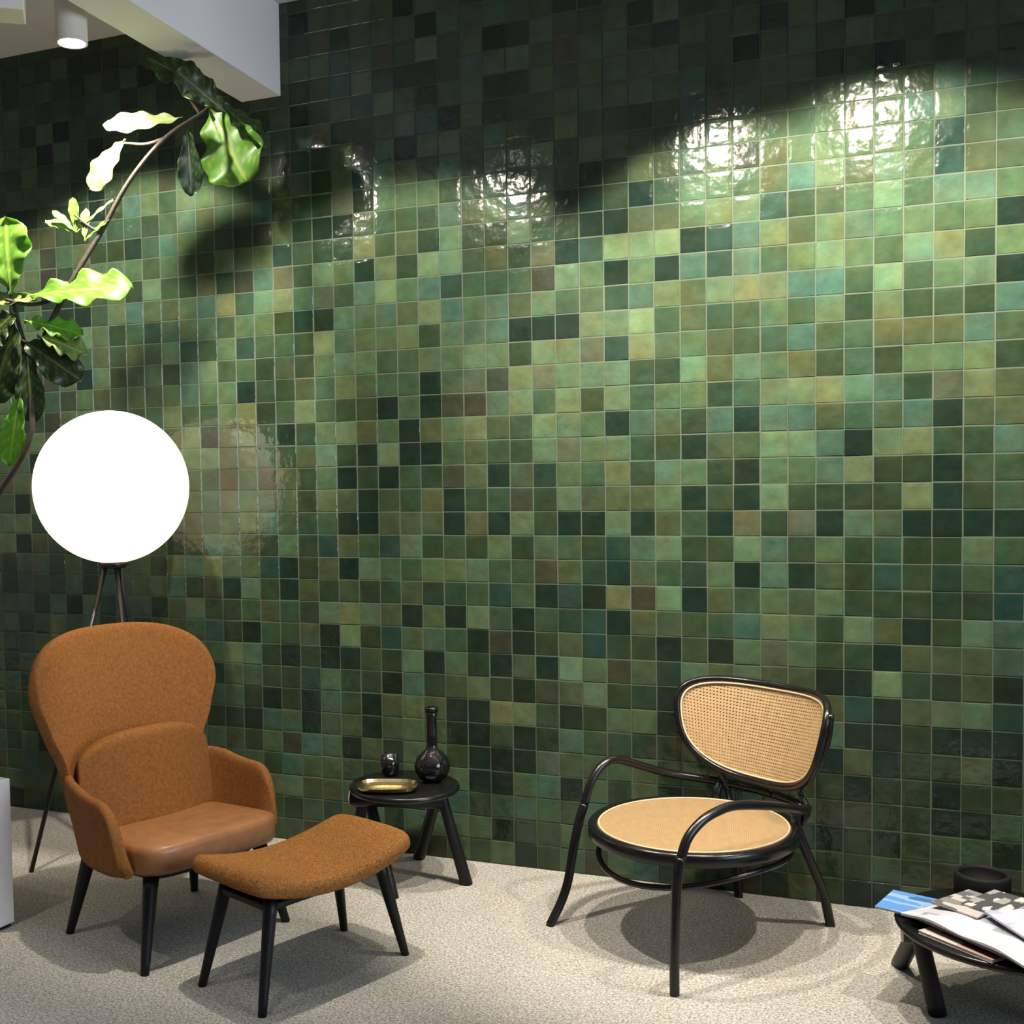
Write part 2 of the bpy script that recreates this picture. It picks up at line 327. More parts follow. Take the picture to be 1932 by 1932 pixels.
# which cells are built one by one: the 300 that show largest (nearest columns in view)
cells = [(r, k) for r in range(-4, 29) for k in range(-1, 9)]
hidden = {(r, k) for r in (26, 27, 28) for k in (-1, 0)}          # behind the magazine table
cells = [c for c in cells if c not in hidden]
cells.sort(key=lambda c: (c[1], c[0])); single = set(cells[:300])
rng = random.Random(3)
variants = []
for i in range(8):
    b_ = bmesh.new(); tile_bm(b_, -.05, .05, -.05, .05, rng.uniform(-.0003, .0006), rng)
    bmesh.ops.recalc_face_normals(b_, faces=b_.faces)
    me = bpy.data.meshes.new('tile'); b_.to_mesh(me); b_.free(); me.materials.append(M_tile_obj)
    for p in me.polygons: p.use_smooth = False
    variants.append(me)
for (r, k) in sorted(single):
    o = bpy.data.objects.new('tile', rng.choice(variants)); o.parent = wall
    o.location = (-.1*k-.05, rng.uniform(-.0007, .0006), Z0-.1*r-.05)
    o.rotation_euler = (rng.gauss(0, .0045), 0, rng.gauss(0, .0045))
    o.color = tone(r, k); COL.objects.link(o)
bm = bmesh.new(); lay = bm.loops.layers.float_color.new('tile_color')
for r in range(-9, 29):
    for k in range(-12, 57):
        if (r, k) in single: continue
        z1 = min(Z0-.1*r, 3.754); z0 = max(Z0-.1*(r+1), .0005)
        if z1-z0 < .02: continue
        nf = len(bm.faces)
        tile_bm(bm, -.1*(k+1), -.1*k, z0, z1, rng.uniform(-.0003, .0006), rng, rng.uniform(-.0007, .0006), (rng.gauss(0, .0045), rng.gauss(0, .0045)))
        c = tone(r, k)
        bm.faces.ensure_lookup_table()
        for f in bm.faces[nf:]:
            for l in f.loops: l[lay] = c
o = obj('tile_field', bm, M_tile_att, wall, smooth=False); o['kind'] = 'stuff'

# ------------------------------------------------------------------ ceiling spotlights
LAMPS = [  # x, y, z of lens, aim (x, y, z), energy, half angle
    ((-4.55, -1.10, 3.28), (-4.60, -.40, 2.2), 60, 42),
    ((-3.16, -1.03, 3.28), (-3.50, -.30, 2.42), 330, 40),
    ((-2.12, -1.22, 3.28), (-2.20, -.50, 2.15), 330, 44),
    ((-1.10, -1.10, 3.28), (-.88, -.40, 2.2), 330, 44),
    ((-.40, -1.05, 3.28), (-.34, -.35, 2.25), 330, 47),
    ((.62, -1.10, 3.28), (.60, -.40, 2.2), 280, 47)]
def spotlight(i, loc, aim, energy, half):
    lab = {0: 'white cylinder ceiling spotlight beyond the left edge over the fig tree',
           1: 'white cylinder ceiling spotlight hanging left of the white beam',
           2: 'white cylinder spotlight above the tan footstool, aimed at the tiles',
           3: 'white cylinder spotlight above the tiles between footstool and cane chair',
           4: 'white cylinder spotlight above the cane armchair, aimed at the tiles',
           5: 'white cylinder spotlight beyond the right edge over the magazine table'}[i]
    t = thing('ceiling_spotlight', lab, 'spotlight', loc, 0, 'row of ceiling spotlights')
    b = bmesh.new(); lathe(b, [(.050, .0), (.058, .0), (.058, .30), (.052, .31), (0, .31)], 32); lathe(b, [(.050, .0), (.050, .02)], 32)
    obj('lamp_body', b, M_lampbody, t, bevel=0)
    b = bmesh.new(); lathe(b, [(0, .012), (.050, .012)], 24); obj('lens', b, M_lens, t)
    b = bmesh.new(); tube(b, [Vector((0, 0, .31)), Vector((0, 0, .474))], .012, 10); obj('stem', b, M_lampbody, t)
    l = bpy.data.lights.new('spot', 'SPOT'); l.energy = energy; l.spot_size = 2*math.radians(half); l.spot_blend = .3
    l.color = (1, .90, .74); l.shadow_soft_size = .035
    lo = bpy.data.objects.new('spot', l); COL.objects.link(lo); lo.parent = t
    lo.location = (0, 0, -.045)
    d = Vector(aim)-(Vector(loc)+Vector(lo.location))
    lo.rotation_euler = d.to_track_quat('-Z', 'Y').to_euler()
for i, (loc, aim, e, h) in enumerate(LAMPS): spotlight(i, loc, aim, e, h)
for i, (x, y) in enumerate(((-3.5, -3.0), (-2.0, -3.2), (-.5, -3.2))):  # out-of-view downlights added to light the foreground floor
    t = thing('added_downlight', 'added unseen downlight brightening the open floor, %s of three' % ('leftmost', 'middle', 'rightmost')[i], 'downlight', (x, y, 3.735), 0, 'added downlights brightening the open floor')
    b = bmesh.new(); lathe(b, [(.045, .012), (.055, 0), (.065, 0), (.065, .02), (.045, .02)], 28); obj('rim', b, M_lampbody, t)
    b = bmesh.new(); lathe(b, [(0, .014), (.046, .014)], 24); obj('lens', b, M_lens, t)
    l = bpy.data.lights.new('spot', 'SPOT'); l.energy = (260, 150, 120)[i]; l.spot_size = math.radians(68); l.spot_blend = .8; l.color = (1, .93, .82); l.shadow_soft_size = .04
    lo = bpy.data.objects.new('spot', l); COL.objects.link(lo); lo.parent = t; lo.location = (0, 0, -.03)
# blocky fixture at the upper left edge of the frame
t = thing('track_fixture', 'square white ceiling fixture cut by the top left corner', 'spotlight', (-3.21, -1.30, 3.29))
b = bmesh.new(); box(b, (-.05, -.07, 0), (.05, .07, .2), Matrix.Rotation(math.radians(38), 4, 'Z')); obj('housing', b, M_lampbody, t, smooth=False, bevel=.006)
l = bpy.data.lights.new('spot', 'SPOT'); l.energy = 110; l.spot_size = math.radians(25); l.spot_blend = .5; l.color = (1, .93, .80); l.shadow_soft_size = .03
lo = bpy.data.objects.new('spot', l); COL.objects.link(lo); lo.parent = t; lo.location = (0, 0, -.04)
lo.rotation_euler = (Vector((-2.865, -.44, 2.99))-Vector((-3.21, -1.30, 3.25))).to_track_quat('-Z', 'Y').to_euler()
b = bmesh.new(); tube(b, [Vector((0, 0, .2)), Vector((0, 0, .464))], .012, 10); obj('stem', b, M_lampbody, t)

# ------------------------------------------------------------------ bentwood cane armchair
CF = Vector((-.622, -.783)); CS = Vector((.783, -.622))
CO = Vector((-.99, -.474))
ch = thing('cane_armchair', 'black bentwood lounge armchair with woven cane seat and backrest', 'chair', (CO.x, CO.y, 0), math.atan2(CS.y, CS.x))
# local axes: x = sitter's left (towards the camera), y = -forward flipped -> build with helper
def cl(s, f, z): 
    # local frame: x along CS, y along the perpendicular (which is minus CF)
    return Vector((s, f*(CF.dot(Vector((-CS.y, CS.x)))), z))
R_T = .0155
def cleg(name, pts, r=R_T):
    b = bmesh.new(); tube(b, spline([cl(*p) for p in pts], 8), r, 14); return obj(name, b, M_black, ch)
# arms and front legs are one bent hoop: leg > arm, built as leg parts and an arm rail
armR = [(.345, .375, .44), (.345, .345, .50), (.345, .284, .545), (.345, .212, .566), (.345, .14, .571), (.344, .014, .552), (.335, -.10, .524), (.30, -.22, .49), (.22, -.33, .462), (.10, -.385, .450), (0, -.397, .447)]
armL = [(-.345, .215, .42), (-.345, .178, .505), (-.345, .117, .561), (-.345, .05, .566), (-.343, -.067, .525), (-.33, -.16, .492), (-.29, -.25, .470), (-.21, -.335, .457), (-.10, -.385, .449), (0, -.397, .447)]
cleg('armrest', [armR[0]]+armR[1:]); cleg('armrest', armL)
cleg('leg', [(.33, .39, 0), (.338, .397, .12), (.344, .396, .28), (.345, .39, .38), (.345, .375, .44)], .0158)
cleg('leg', [(-.33, .39, 0), (-.334, .335, .075), (-.336, .30, .15), (-.34, .272, .26), (-.345, .240, .36), (-.345, .215, .42)], .0165)
cleg('leg', [(.2, -.475, 0), (.2, -.437, .125), (.2, -.375, .245), (.2, -.30, .40), (.2, -.325, .47)], .017)
cleg('leg', [(-.18, -.405, 0), (-.185, -.39, .13), (-.19, -.35, .27), (-.195, -.305, .40), (-.2, -.325, .455)], .017)
# seat ring and cane seat
SR_A, SR_B, SZ = .318, .346, .40
ring = [(SR_A*math.cos(a), .0+SR_B*math.sin(a)) for a in [2*PI*i/72 for i in range(72)]]
b = bmesh.new()
prof = [(-.002, .003), (.012, .006), (.028, .004), (.034, -.004), (.034, -.036), (.026, -.042), (.006, -.042), (-.002, -.034)]
rr = []
for i in range(72):
    a = 2*PI*i/72; rr.append([b.verts.new(cl((SR_A+p)*math.cos(a), (SR_B+p)*math.sin(a), SZ+q)) for p, q in prof])
for i in range(72):
    A, B = rr[i], rr[(i+1) % 72]
    for k in range(8): b.faces.new((A[k], B[k], B[(k+1) % 8], A[(k+1) % 8]))
obj('seat_frame', b, M_black, ch)
b = bmesh.new()
P_, Wd = .0098, .0074
def strand(b, p, q, w, up):
    d = (q-p).normalized(); sd = d.cross(up).normalized()*w/2
    vs = [b.verts.new(v) for v in (p-sd, p+sd, q+sd, q-sd)]; b.faces.new(vs)
n = int(SR_A/P_)
for i in range(-n, n+1):
    s = i*P_; h = SR_B*math.sqrt(max(0, 1-(s/SR_A)**2))
    strand(b, cl(s, -h, SZ+.0005), cl(s, h, SZ+.0005), Wd, Vector((0, 0, 1)))
n = int(SR_B/P_)
for i in range(-n, n+1):
    f = i*P_; h = SR_A*math.sqrt(max(0, 1-(f/SR_B)**2))
    strand(b, cl(-h, f, SZ-.0012), cl(h, f, SZ-.0012), Wd, Vector((0, 0, 1)))
seatc = obj('cane_seat', b, M_cane, ch, smooth=False)
b = bmesh.new(); tube(b, [cl((SR_A-.004)*math.cos(2*PI*i/72), (SR_B-.004)*math.sin(2*PI*i/72), SZ+.002) for i in range(72)], .0038, 6, closed=True)
obj('cane_border', b, M_canelite, ch)
# hoop brace below the seat
b = bmesh.new()
hp = [(.335*math.cos(a)*1.0, .0+.33*math.sin(a), .335-.075*max(0, math.sin(a))**1.5) for a in [2*PI*i/48 for i in range(48)]]
hp = [cl(*p) for p in hp]
tube(b, hp, .0105, 10, closed=True); obj('hoop_brace', b, M_black, ch)
# backrest: curved, reclined, superelliptic outline
BW, BH, BK, BREC, BOFF, BZ, BN = .358, .171, 2.26, .304, .395, .672, 2.8
DX = Vector((-1.01, -.46))-CO; DS, DF = DX.dot(CS), DX.dot(CF)
BC, BS = math.cos(.079), math.sin(.079)
def bk(u, v, d=0):
    u = u*(1+.156*v/BH); v = v+.039*(u/BW)**2
    s = math.sin(u*BK)/BK+.037; f = -BOFF+(1-math.cos(u*BK))/BK-v*math.sin(BREC)
    nx, ny, nz = -math.sin(u*BK), math.cos(u*BK)*math.cos(BREC), math.sin(BREC)
    s += nx*d; f += ny*d
    return cl(s*BC+f*BS+DS, -s*BS+f*BC+DF, BZ+v*math.cos(BREC)+nz*d)
def bout(t, e=0):
    return (BW+e)*sgnpow(math.cos(t), 2/BN), (BH+e)*sgnpow(math.sin(t), 2/BN)
outl = []
for i in range(96):
    outl.append(bout(2*PI*i/96, .010))
b = bmesh.new(); tube(b, [bk(u, v) for u, v in outl], .0135, 12, closed=True); obj('back_frame', b, M_black, ch)
b = bmesh.new(); tube(b, [bk(*bout(2*PI*i/96, -.005), .006) for i in range(96)], .004, 6, closed=True); obj('cane_border', b, M_canelite, ch)
b = bmesh.new(); PB, WB = .0122, .0082
def bstrip(b, pts, w, across):
    prev = None
    for p, c in pts:
        a_, b_ = b.verts.new(p-c*w/2), b.verts.new(p+c*w/2)
        if prev: b.faces.new((prev[0], prev[1], b_, a_))
        prev = (a_, b_)
nv = int(BH/PB)
for i in range(-nv, nv+1):
    v = i*PB; um = BW*(1-abs(v/BH)**BN)**(1/BN)
    pts = []
    for j in range(17):
        u = -um+2*um*j/16; c = (bk(u, v+.001)-bk(u, v)).normalized(); pts.append((bk(u, v, .0007), c))
    bstrip(b, pts, WB, None)
nu = int(BW/PB)
for i in range(-nu, nu+1):
    u = i*PB; vm = BH*(1-abs(u/BW)**BN)**(1/BN)
    c = (bk(u+.001, 0)-bk(u, 0)).normalized()
    bstrip(b, [(bk(u, -vm), c), (bk(u, vm), c)], WB, None)
obj('cane_backrest', b, M_cane, ch, smooth=False)
# rear posts carrying the backrest
def outer(s, z):   # point on the side of the back frame
    pass
pr = [bk(.15, -BH-.012), bk(.20, -BH-.012)]
b = bmesh.new(); tube(b, spline([cl(.205, -.32, .40), cl(.225, -.33, .455), bk(.23, -BH+.0, -.018), bk(.320, -BH*.5, -.020), bk(.362, BH*.1, -.018), bk(.350, BH*.62, -.010)], 8), .0115, 12); obj('back_post', b, M_black, ch)
b = bmesh.new(); tube(b, spline([cl(-.15, -.335, .385), cl(-.185, -.345, .44), bk(-.215, -BH+.0, -.016), bk(-.300, -BH*.6, -.016), bk(-.345, -BH*.1, -.010)], 8), .0115, 12); obj('back_post', b, M_black, ch)

# ------------------------------------------------------------------ tan wing armchair
AO = Vector((-2.78, -1.07)); AF = Vector((.937, -.35)).normalized(); AL = Vector((-AF.y, AF.x))
ac = thing('wing_armchair', 'tan upholstered wing armchair with high rounded back and black legs', 'chair', (AO.x, AO.y, 0), math.atan2(AF.y, AF.x))
def al(s, f, z): return Vector((f, s, z))     # local x = forward, y = sitter's left
def interp(tab, x):
    if x <= tab[0][0]: return tab[0][1]
    for (a, b), (c, d) in zip(tab, tab[1:]):
        if x <= c:
            t = (x-a)/(c-a); t = t*t*(3-2*t); return b+(d-b)*t
    return tab[-1][1]
def grid(b, fn, nu, nv):
    V = [[b.verts.new(fn(i/nu, j/nv)) for j in range(nv+1)] for i in range(nu+1)]
    for i in range(nu):
        for j in range(nv): b.faces.new((V[i][j], V[i+1][j], V[i+1][j+1], V[i][j+1]))
# outer wing back
WT = [(.30, .25), (.42, .280), (.50, .295), (.62, .308), (.74, .362), (.86, .402), (1.2, .402)]
def wingf(u, v):
    c = u*2-1
    cc = math.sin(c*PI/2)*.999
    zt = .875+.226*(1-abs(cc)**2.9)**(1/2.6)
    z = .31+(zt-.31)*v
    w = interp(WT, z); x = w*cc
    f = -.234-.245*(z-.4)+.66*x*x
    return al(x, f, z)
b = bmesh.new(); grid(b, wingf, 18, 14); obj('wing_back', b, M_tan, ac, solid=.046, subsurf=2)
# bucket shell with arms
def bucket(u, v):
    c = u*2-1                       # -1 right-hand arm tip, 1 left-hand arm tip
    a = abs(c); sg = 1 if c >= 0 else -1
    # plan path from rear centre to the arm tip
    path = [(0, -.262, 0), (.16, -.255, 0), (.255, -.215, 0), (.305, -.12, 0), (.322, -.02, 0), (.328, .075, 0), (.326, .14, 0), (.322, .195, 0)]
    x = a*(len(path)-1); i = min(int(x), len(path)-2); t = x-i
    P0, P1, P2, P3 = path[max(i-1, 0)], path[i], path[i+1], path[min(i+2, len(path)-1)]
    cr = lambda k: .5*((2*P1[k])+(P2[k]-P0[k])*t+(2*P0[k]-5*P1[k]+4*P2[k]-P3[k])*t*t+(3*P1[k]-P0[k]-3*P2[k]+P3[k])*t**3)
    s, f = cr(0), cr(1)
    top = interp([(0, .55), (.30, .60), (.44, .600), (.58, .572), (.74, .568), (.84, .548), (.92, .470), (1.0, .345)], a)
    bot = interp([(0, .29), (.7, .295), (1, .315)], a)
    z = bot+(top-bot)*v
    fl = (v**1.5)*.022-.018*(1-v)*(1-v)
    return al(sg*(s+fl), f+(.0 if a > .5 else -fl), z)
b = bmesh.new(); grid(b, bucket, 30, 6); obj('arm_shell', b, M_tan, ac, solid=.040, subsurf=2)
# inner back cushion
def cush(u, v):
    c = math.sin((u*2-1)*PI/2)*.999
    zt = .640+.100*(1-abs(c)**3.0)**.62
    z = .37+(zt-.37)*v
    w = interp([(.37, .262), (.5, .272), (.60, .268), (.8, .245)], z)
    x = w*c
    f = -.045-.15*(z-.40)-1.05*x*x
    return al(x, f-.045, z)
b = bmesh.new(); grid(b, cush, 14, 8); obj('back_cushion', b, M_tan, ac, solid=.095, subsurf=2)
# seat cushion
def superbox(b, hx, hy, z0, z1, cx=0, cy=0, n=5, seg=48, top=None, dome=.012, edge=.02):
    lv = [(0, .6, z0), (0, .97, z0), (0, 1, z0+edge*.6), (0, 1, z1-edge), (0, .985, z1-edge*.35), (0, .95, z1-.003), (0, .75, z1+dome*.55), (0, .4, z1+dome*.9)]
    rings = []
    for _, s, z in lv:
        rg = []
        for i in range(seg):
            a = 2*PI*i/seg
            x = cx+hx*s*sgnpow(math.cos(a), 2/n); y = cy+hy*s*sgnpow(math.sin(a), 2/n)
            zz = z+(top(x, y) if top else 0)
            rg.append(b.verts.new((x, y, zz)))
        rings.append(rg)
    for A, B in zip(rings, rings[1:]):
        for k in range(seg): b.faces.new((A[k], A[(k+1) % seg], B[(k+1) % seg], B[k]))
    b.faces.new(rings[0][::-1])
    cv = b.verts.new((cx, cy, z1+dome+(top(cx, cy) if top else 0)))
    for k in range(seg): b.faces.new((rings[-1][k], rings[-1][(k+1) % seg], cv))
b = bmesh.new(); superbox(b, .268, .292, .305, .405, cx=.035, cy=0, n=6, top=lambda x, y: .022*(x-.0)/.3, edge=.028)
obj('seat_cushion', b, M_leather, ac)
b = bmesh.new(); superbox(b, .225, .24, .285, .307, cx=0.0, cy=0, n=5, dome=0, edge=.004); obj('under_frame', b, M_blackmat, ac)
def taper_leg(par, top, foot, r0, r1, m=M_blackmat, seg=14):
    b = bmesh.new(); n = 8; pts = [Vector(top).lerp(Vector(foot), i/n) for i in range(n+1)]
    tube(b, pts, r0, seg, r1=r1); return obj('leg', b, m, par)
for top, foot in (((-.19, -.225), (-.26, -.277)), ((.205, -.235), (.257, -.305)), ((.205, .24), (.263, .314)), ((-.19, .23), (-.264, .286))):
    taper_leg(ac, (top[0], top[1], .30), (foot[0], foot[1], 0), .028, .015)

# ------------------------------------------------------------------ footstool
FO = Vector((-2.156, -1.22)); FB = Vector((.382, .924)).normalized()
fs = thing('footstool', 'tan tweed footstool with curved seat and four tapered black legs', 'footstool', (FO.x, FO.y, 0), math.atan2(FB.y, FB.x)-PI/2)
b = bmesh.new()
NX, NY = 16, 30
def fst(u, v, side):
    X = u*2-1; Y = v*2-1
    n = 4.0
    # map square to rounded rectangle
    x = X*(1-.10*abs(Y)**4); y = Y*(1-.06*abs(X)**4)
    yy = y*.345; xx = x*.212
    z = .352+.062*(abs(y)**2.0)
    return Vector((xx, yy, z+side))
b = bmesh.new(); grid(b, lambda u, v: fst(u, v, 0), 8, 14); 
fo = obj('seat', b, M_tweed, fs, solid=.062, subsurf=2)
b = bmesh.new(); box(b, (-.13, -.26, .300), (.13, .26, .322)); obj('under_frame', b, M_blackmat, fs, smooth=False, bevel=.005)
for sx in (-1, 1):
    for sy in (-1, 1):
        taper_leg(fs, (sx*.115, sy*.235, .335), (sx*.158, sy*.312, 0), .024, .014)

# ------------------------------------------------------------------ side table with decanter, cup and tray
st = thing('side_table', 'small round black side table behind the footstool', 'table', (-2.165, -.32, 0))
TZ = .402
def disc_top(b, r, z0, z1, seg=56):
    lathe(b, [(0, z0), (r-.012, z0), (r-.003, z0+.004), (r, (z0+z1)/2), (r-.003, z1-.003), (r-.008, z1), (0, z1)], seg)
b = bmesh.new(); disc_top(b, .226, TZ-.024, TZ); obj('tabletop', b, M_black, st)
b = bmesh.new(); tube(b, [Vector((-.215, -.055, .341)), Vector((.16, .03, .341))], .036, 22); obj('crossbar', b, M_blackmat, st)
b = bmesh.new(); tube(b, [Vector((-.2185, -.0557, .341)), Vector((-.2145, -.0549, .341))], .0345, 22); o = obj('end_cap', b, M_oakend, st); o['label'] = 'pale round wooden end cap'
for tp, ft in (((.15, .02), (.245, .05)), ((.13, .05), (-.055, .28)), ((-.17, .0), (.025, -.20)), ((-.19, .02), (-.27, .08))):
    taper_leg(st, (tp[0], tp[1], .375), (ft[0], ft[1], .0), .022, .026)
dc = thing('decanter', 'round smoked glass decanter with tall neck on the side table', 'decanter', (-2.075, -.235, TZ))
b = bmesh.new(); lathe(b, [(0, .001), (.035, .001), (.055, .012), (.071, .04), (.074, .065), (.064, .095), (.042, .118), (.026, .132), (.0215, .15), (.020, .21), (.021, .262), (.025, .285), (.022, .287), (.0175, .262), (.0165, .21), (.018, .15), (.022, .134), (.038, .116), (.059, .094), (.069, .065), (.066, .04), (.052, .016), (.03, .006), (0, .006)], 40)
obj('bottle', b, M_smoke, dc)
b = bmesh.new(); lathe(b, [(0, .288), (.026, .288), (.028, .300), (.024, .306), (0, .307)], 24); obj('stopper', b, M_black, dc)
cu = bmesh.new(); lathe(cu, [(0, .001), (.026, .001), (.034, .01), (.039, .04), (.037, .085), (.0345, .085), (.036, .04), (.031, .013), (0, .008)], 32)
o = obj('tumbler', cu, M_smoke); o.location = (-2.272, -.215, TZ); tag(o, 'small dark glass tumbler left of the decanter', 'glass')
tr = bmesh.new()
def oval(b, hx, hy, n, seg, z, s=1): return [b.verts.new((hx*s*sgnpow(math.cos(2*PI*i/seg), 2/n), hy*s*sgnpow(math.sin(2*PI*i/seg), 2/n), z)) for i in range(seg)]
R_ = [oval(tr, .105, .065, 3, 44, .001), oval(tr, .118, .078, 3, 44, .010), oval(tr, .124, .084, 3, 44, .022), oval(tr, .121, .081, 3, 44, .023), oval(tr, .114, .074, 3, 44, .012), oval(tr, .103, .063, 3, 44, .005)]
for A, B in zip(R_, R_[1:]):
    for k in range(44): tr.faces.new((A[k], A[(k+1) % 44], B[(k+1) % 44], B[k]))
tr.faces.new(R_[0][::-1]); tr.faces.new(R_[-1])
o = obj('tray', tr, M_brass, smooth=False); o.location = (-2.195, -.425, TZ+.0005); o.rotation_euler = (0, 0, math.radians(18)); tag(o, 'shallow oval brass tray on the side table', 'tray')

# ------------------------------------------------------------------ globe floor lamp
GC = Vector((-3.485, -.43, 1.629)); GR = .333
gl = thing('globe_floor_lamp', 'tripod floor lamp with large glowing white globe behind the armchair', 'lamp', (GC.x, GC.y, 0))
b = bmesh.new(); bmesh.ops.create_uvsphere(b, u_segments=64, v_segments=40, radius=GR)
o = obj('globe', b, M_globe, gl); o.location = (0, 0, GC.z)
b = bmesh.new(); lathe(b, [(0, 0), (.05, 0), (.06, .012), (.06, .03), (0, .03)], 28); o = obj('collar', b, M_blackmetal, gl); o.location = (0, 0, GC.z-GR-.022)
for ft in ((-.222, -.33), (.32, -.25), (-.02, .36)):
    b = bmesh.new(); d = Vector((ft[0], ft[1], 0)).normalized()*.035
    tube(b, [Vector((d.x, d.y, GC.z-GR-.005)), Vector((ft[0], ft[1], 0))], .010, 10); obj('leg', b, M_blackmetal, gl)

# ------------------------------------------------------------------ white plinth at the left edge
b = bmesh.new(); box(b, (-.5, -.5, .012), (0, 0, .555))
pl = obj('plinth', b, M_plinth, smooth=False, bevel=.004); pl.location = (-3.366, -1.249, 0); pl.rotation_euler = (0, 0, math.radians(-6))
tag(pl, 'plain white box plinth cut by the left edge of the frame', 'plinth')
b = bmesh.new(); box(b, (-.49, -.49, 0), (-.01, -.01, .014)); obj('base', b, M_blackmat, pl, smooth=False)

# ------------------------------------------------------------------ low magazine table, bottom right
LTZ = .285
lt = thing('coffee_table', 'low round black table under the magazines, cut by the right edge', 'table', (-.01, -.80, 0))
b = bmesh.new(); disc_top(b, .325, LTZ-.024, LTZ); obj('tabletop', b, M_black, lt)
b = bmesh.new(); tube(b, [Vector((-.300, .0, .226)), Vector((.29, .05, .226))], .033, 22); obj('crossbar', b, M_blackmat, lt)
b = bmesh.new(); tube(b, [Vector((-.3035, -.0004, .226)), Vector((-.2995, 0, .226))], .0315, 22); o = obj('end_cap', b, M_oakend, lt); o['label'] = 'pale round wooden end cap'
for tp, ft in (((-.26, -.02), (-.203, -.045)), ((-.25, .0), (-.303, .30)), ((.25, .04), (.30, -.25)), ((.24, .06), (.24, .30))):
    taper_leg(lt, (tp[0], tp[1], .26), (ft[0], ft[1], 0), .025, .027)

def pot(loc, r, h, lab):
    b = bmesh.new(); lathe(b, [(0, .001), (r*.93, .001), (r, .008), (r, h-.008), (r*.96, h), (r*.86, h), (r*.84, h-.01), (r*.84, h*.35), (0, h*.35)], 40)
    o = obj('bowl', b, M_bowl); o.location = loc; tag(o, lab, 'bowl'); return o
pot((-.075, -.585, LTZ), .082, .083, 'round matt black bowl at the back of the magazine table')
pot((.115, -.60, LTZ), .060, .10, 'second black pot on the magazine table, cut by the right edge')

# magazines: cover mesh + page block, printed blocks as materials
def print_mat(name, base, ink, accent, scale=9, seed=0, thr=.5):
    m = bpy.data.materials.new(name); m.use_nodes = True
    nt = m.node_tree; n = nt.nodes; b = n['Principled BSDF']; b.inputs['Roughness'].default_value = .3
    tc = n.new('ShaderNodeTexCoord'); mp = n.new('ShaderNodeMapping'); mp.inputs['Location'].default_value = (seed, seed*.7, 0)
    mp.inputs['Scale'].default_value = (1, 2.4, 1)
    nt.links.new(tc.outputs['Object'], mp.inputs[0])
    v = n.new('ShaderNodeTexVoronoi'); v.distance = 'CHEBYCHEV'; v.inputs['Scale'].default_value = scale; v.inputs['Randomness'].default_value = .8
    nt.links.new(mp.outputs[0], v.inputs['Vector'])
    cr = n.new('ShaderNodeValToRGB'); cr.color_ramp.interpolation = 'CONSTANT'
    e = cr.color_ramp.elements; e[0].position = 0; e[0].color = (*base, 1); e[1].position = thr; e[1].color = (*ink, 1)
    e3 = e.new(min(.99, thr+.25)); e3.color = (*accent, 1)
    sp = n.new('ShaderNodeSeparateColor'); nt.links.new(v.outputs['Color'], sp.inputs[0]); nt.links.new(sp.outputs[0], cr.inputs['Fac'])
    nt.links.new(cr.outputs['Color'], b.inputs['Base Color'])
    return m
MB_blue = print_mat('blue_cover', (.08, .20, .46), (.19, .31, .50), (.04, .11, .28), 14, 1, .55)
MB_white = print_mat('white_spread', (.50, .485, .53), (.43, .42, .47), (.26, .27, .33), 10, 3, .6)
MB_grey = print_mat('grey_cover', (.18, .17, .17), (.38, .36, .35), (.10, .10, .11), 16, 5, .45)
MB_dark = print_mat('black_white_cover', (.06, .06, .065), (.26, .255, .26), (.42, .42, .42), 18, 8, .5)
MB_rose = print_mat('rose_cover', (.40, .28, .26), (.50, .43, .40), (.25, .06, .05), 12, 2, .5)
MB_lav = print_mat('lavender_page', (.42, .43, .54), (.48, .48, .53), (.30, .35, .46), 8, 6, .55)
magz = []
def magazine(name, w, h, t, loc, rz, cover, lab, curl=0, rx=0, spread=False, spine=None):
    root = thing(name, lab, 'magazine', loc, math.radians(rz), 'magazines on the low table')
    root.rotation_euler.x = math.radians(rx)
    nx, ny = 18, 6
    def surf(zf):
        b = bmesh.new(); V = [[None]*(ny+1) for _ in range(nx+1)]
        return b, V
    def shape(x):   # height profile over the width
        u = x/w
        z = curl*(u*2)**2 if not spread else 0
        if spread: z = .008*math.exp(-((abs(u)-.22)/.16)**2)-.0*u-curl*max(0, abs(u)-.3)*2.5
        return z
    def slab(z0, z1, inset, m, nm):
        b = bmesh.new(); top = []; bot = []
        for i in range(nx+1):
            x = (-.5+i/nx)*(w-2*inset); zz = shape(x)
            top.append([b.verts.new((x, (-.5+j/ny)*(h-2*inset), z1+zz)) for j in range(ny+1)])
            bot.append([b.verts.new((x, (-.5+j/ny)*(h-2*inset), z0+(zz if not spread else min(zz, 0)))) for j in range(ny+1)])
        for i in range(nx):
            for j in range(ny):
                b.faces.new((top[i][j], top[i+1][j], top[i+1][j+1], top[i][j+1])); b.faces.new((bot[i][j], bot[i][j+1], bot[i+1][j+1], bot[i+1][j]))
        for i in range(nx):
            b.faces.new((top[i][0], bot[i][0], bot[i+1][0], top[i+1][0])); b.faces.new((top[i][ny], top[i+1][ny], bot[i+1][ny], bot[i][ny]))
        for j in range(ny):
            b.faces.new((top[0][j], top[0][j+1], bot[0][j+1], bot[0][j])); b.faces.new((top[nx][j], bot[nx][j], bot[nx][j+1], top[nx][j+1]))
        return obj(nm, b, m, root, smooth=False)
    slab(.0008, t-.0006, .0015, M_pages, 'pages'); slab(t-.0006, t, 0, cover, 'cover')
    slab(.0, .0008, 0, cover if not spread else M_ink, 'back_cover')
    return root
zt = LTZ+.001
magazine('magazine', .24, .28, .010, (-.090, -.932, zt), -41, MB_rose, 'rose and dark magazine lowest in the pile, its front edge showing')
magazine('magazine', .22, .28, .009, (-.015, -.86, zt+.0105), -20, MB_grey, 'thin grey magazine low in the pile under the open one')
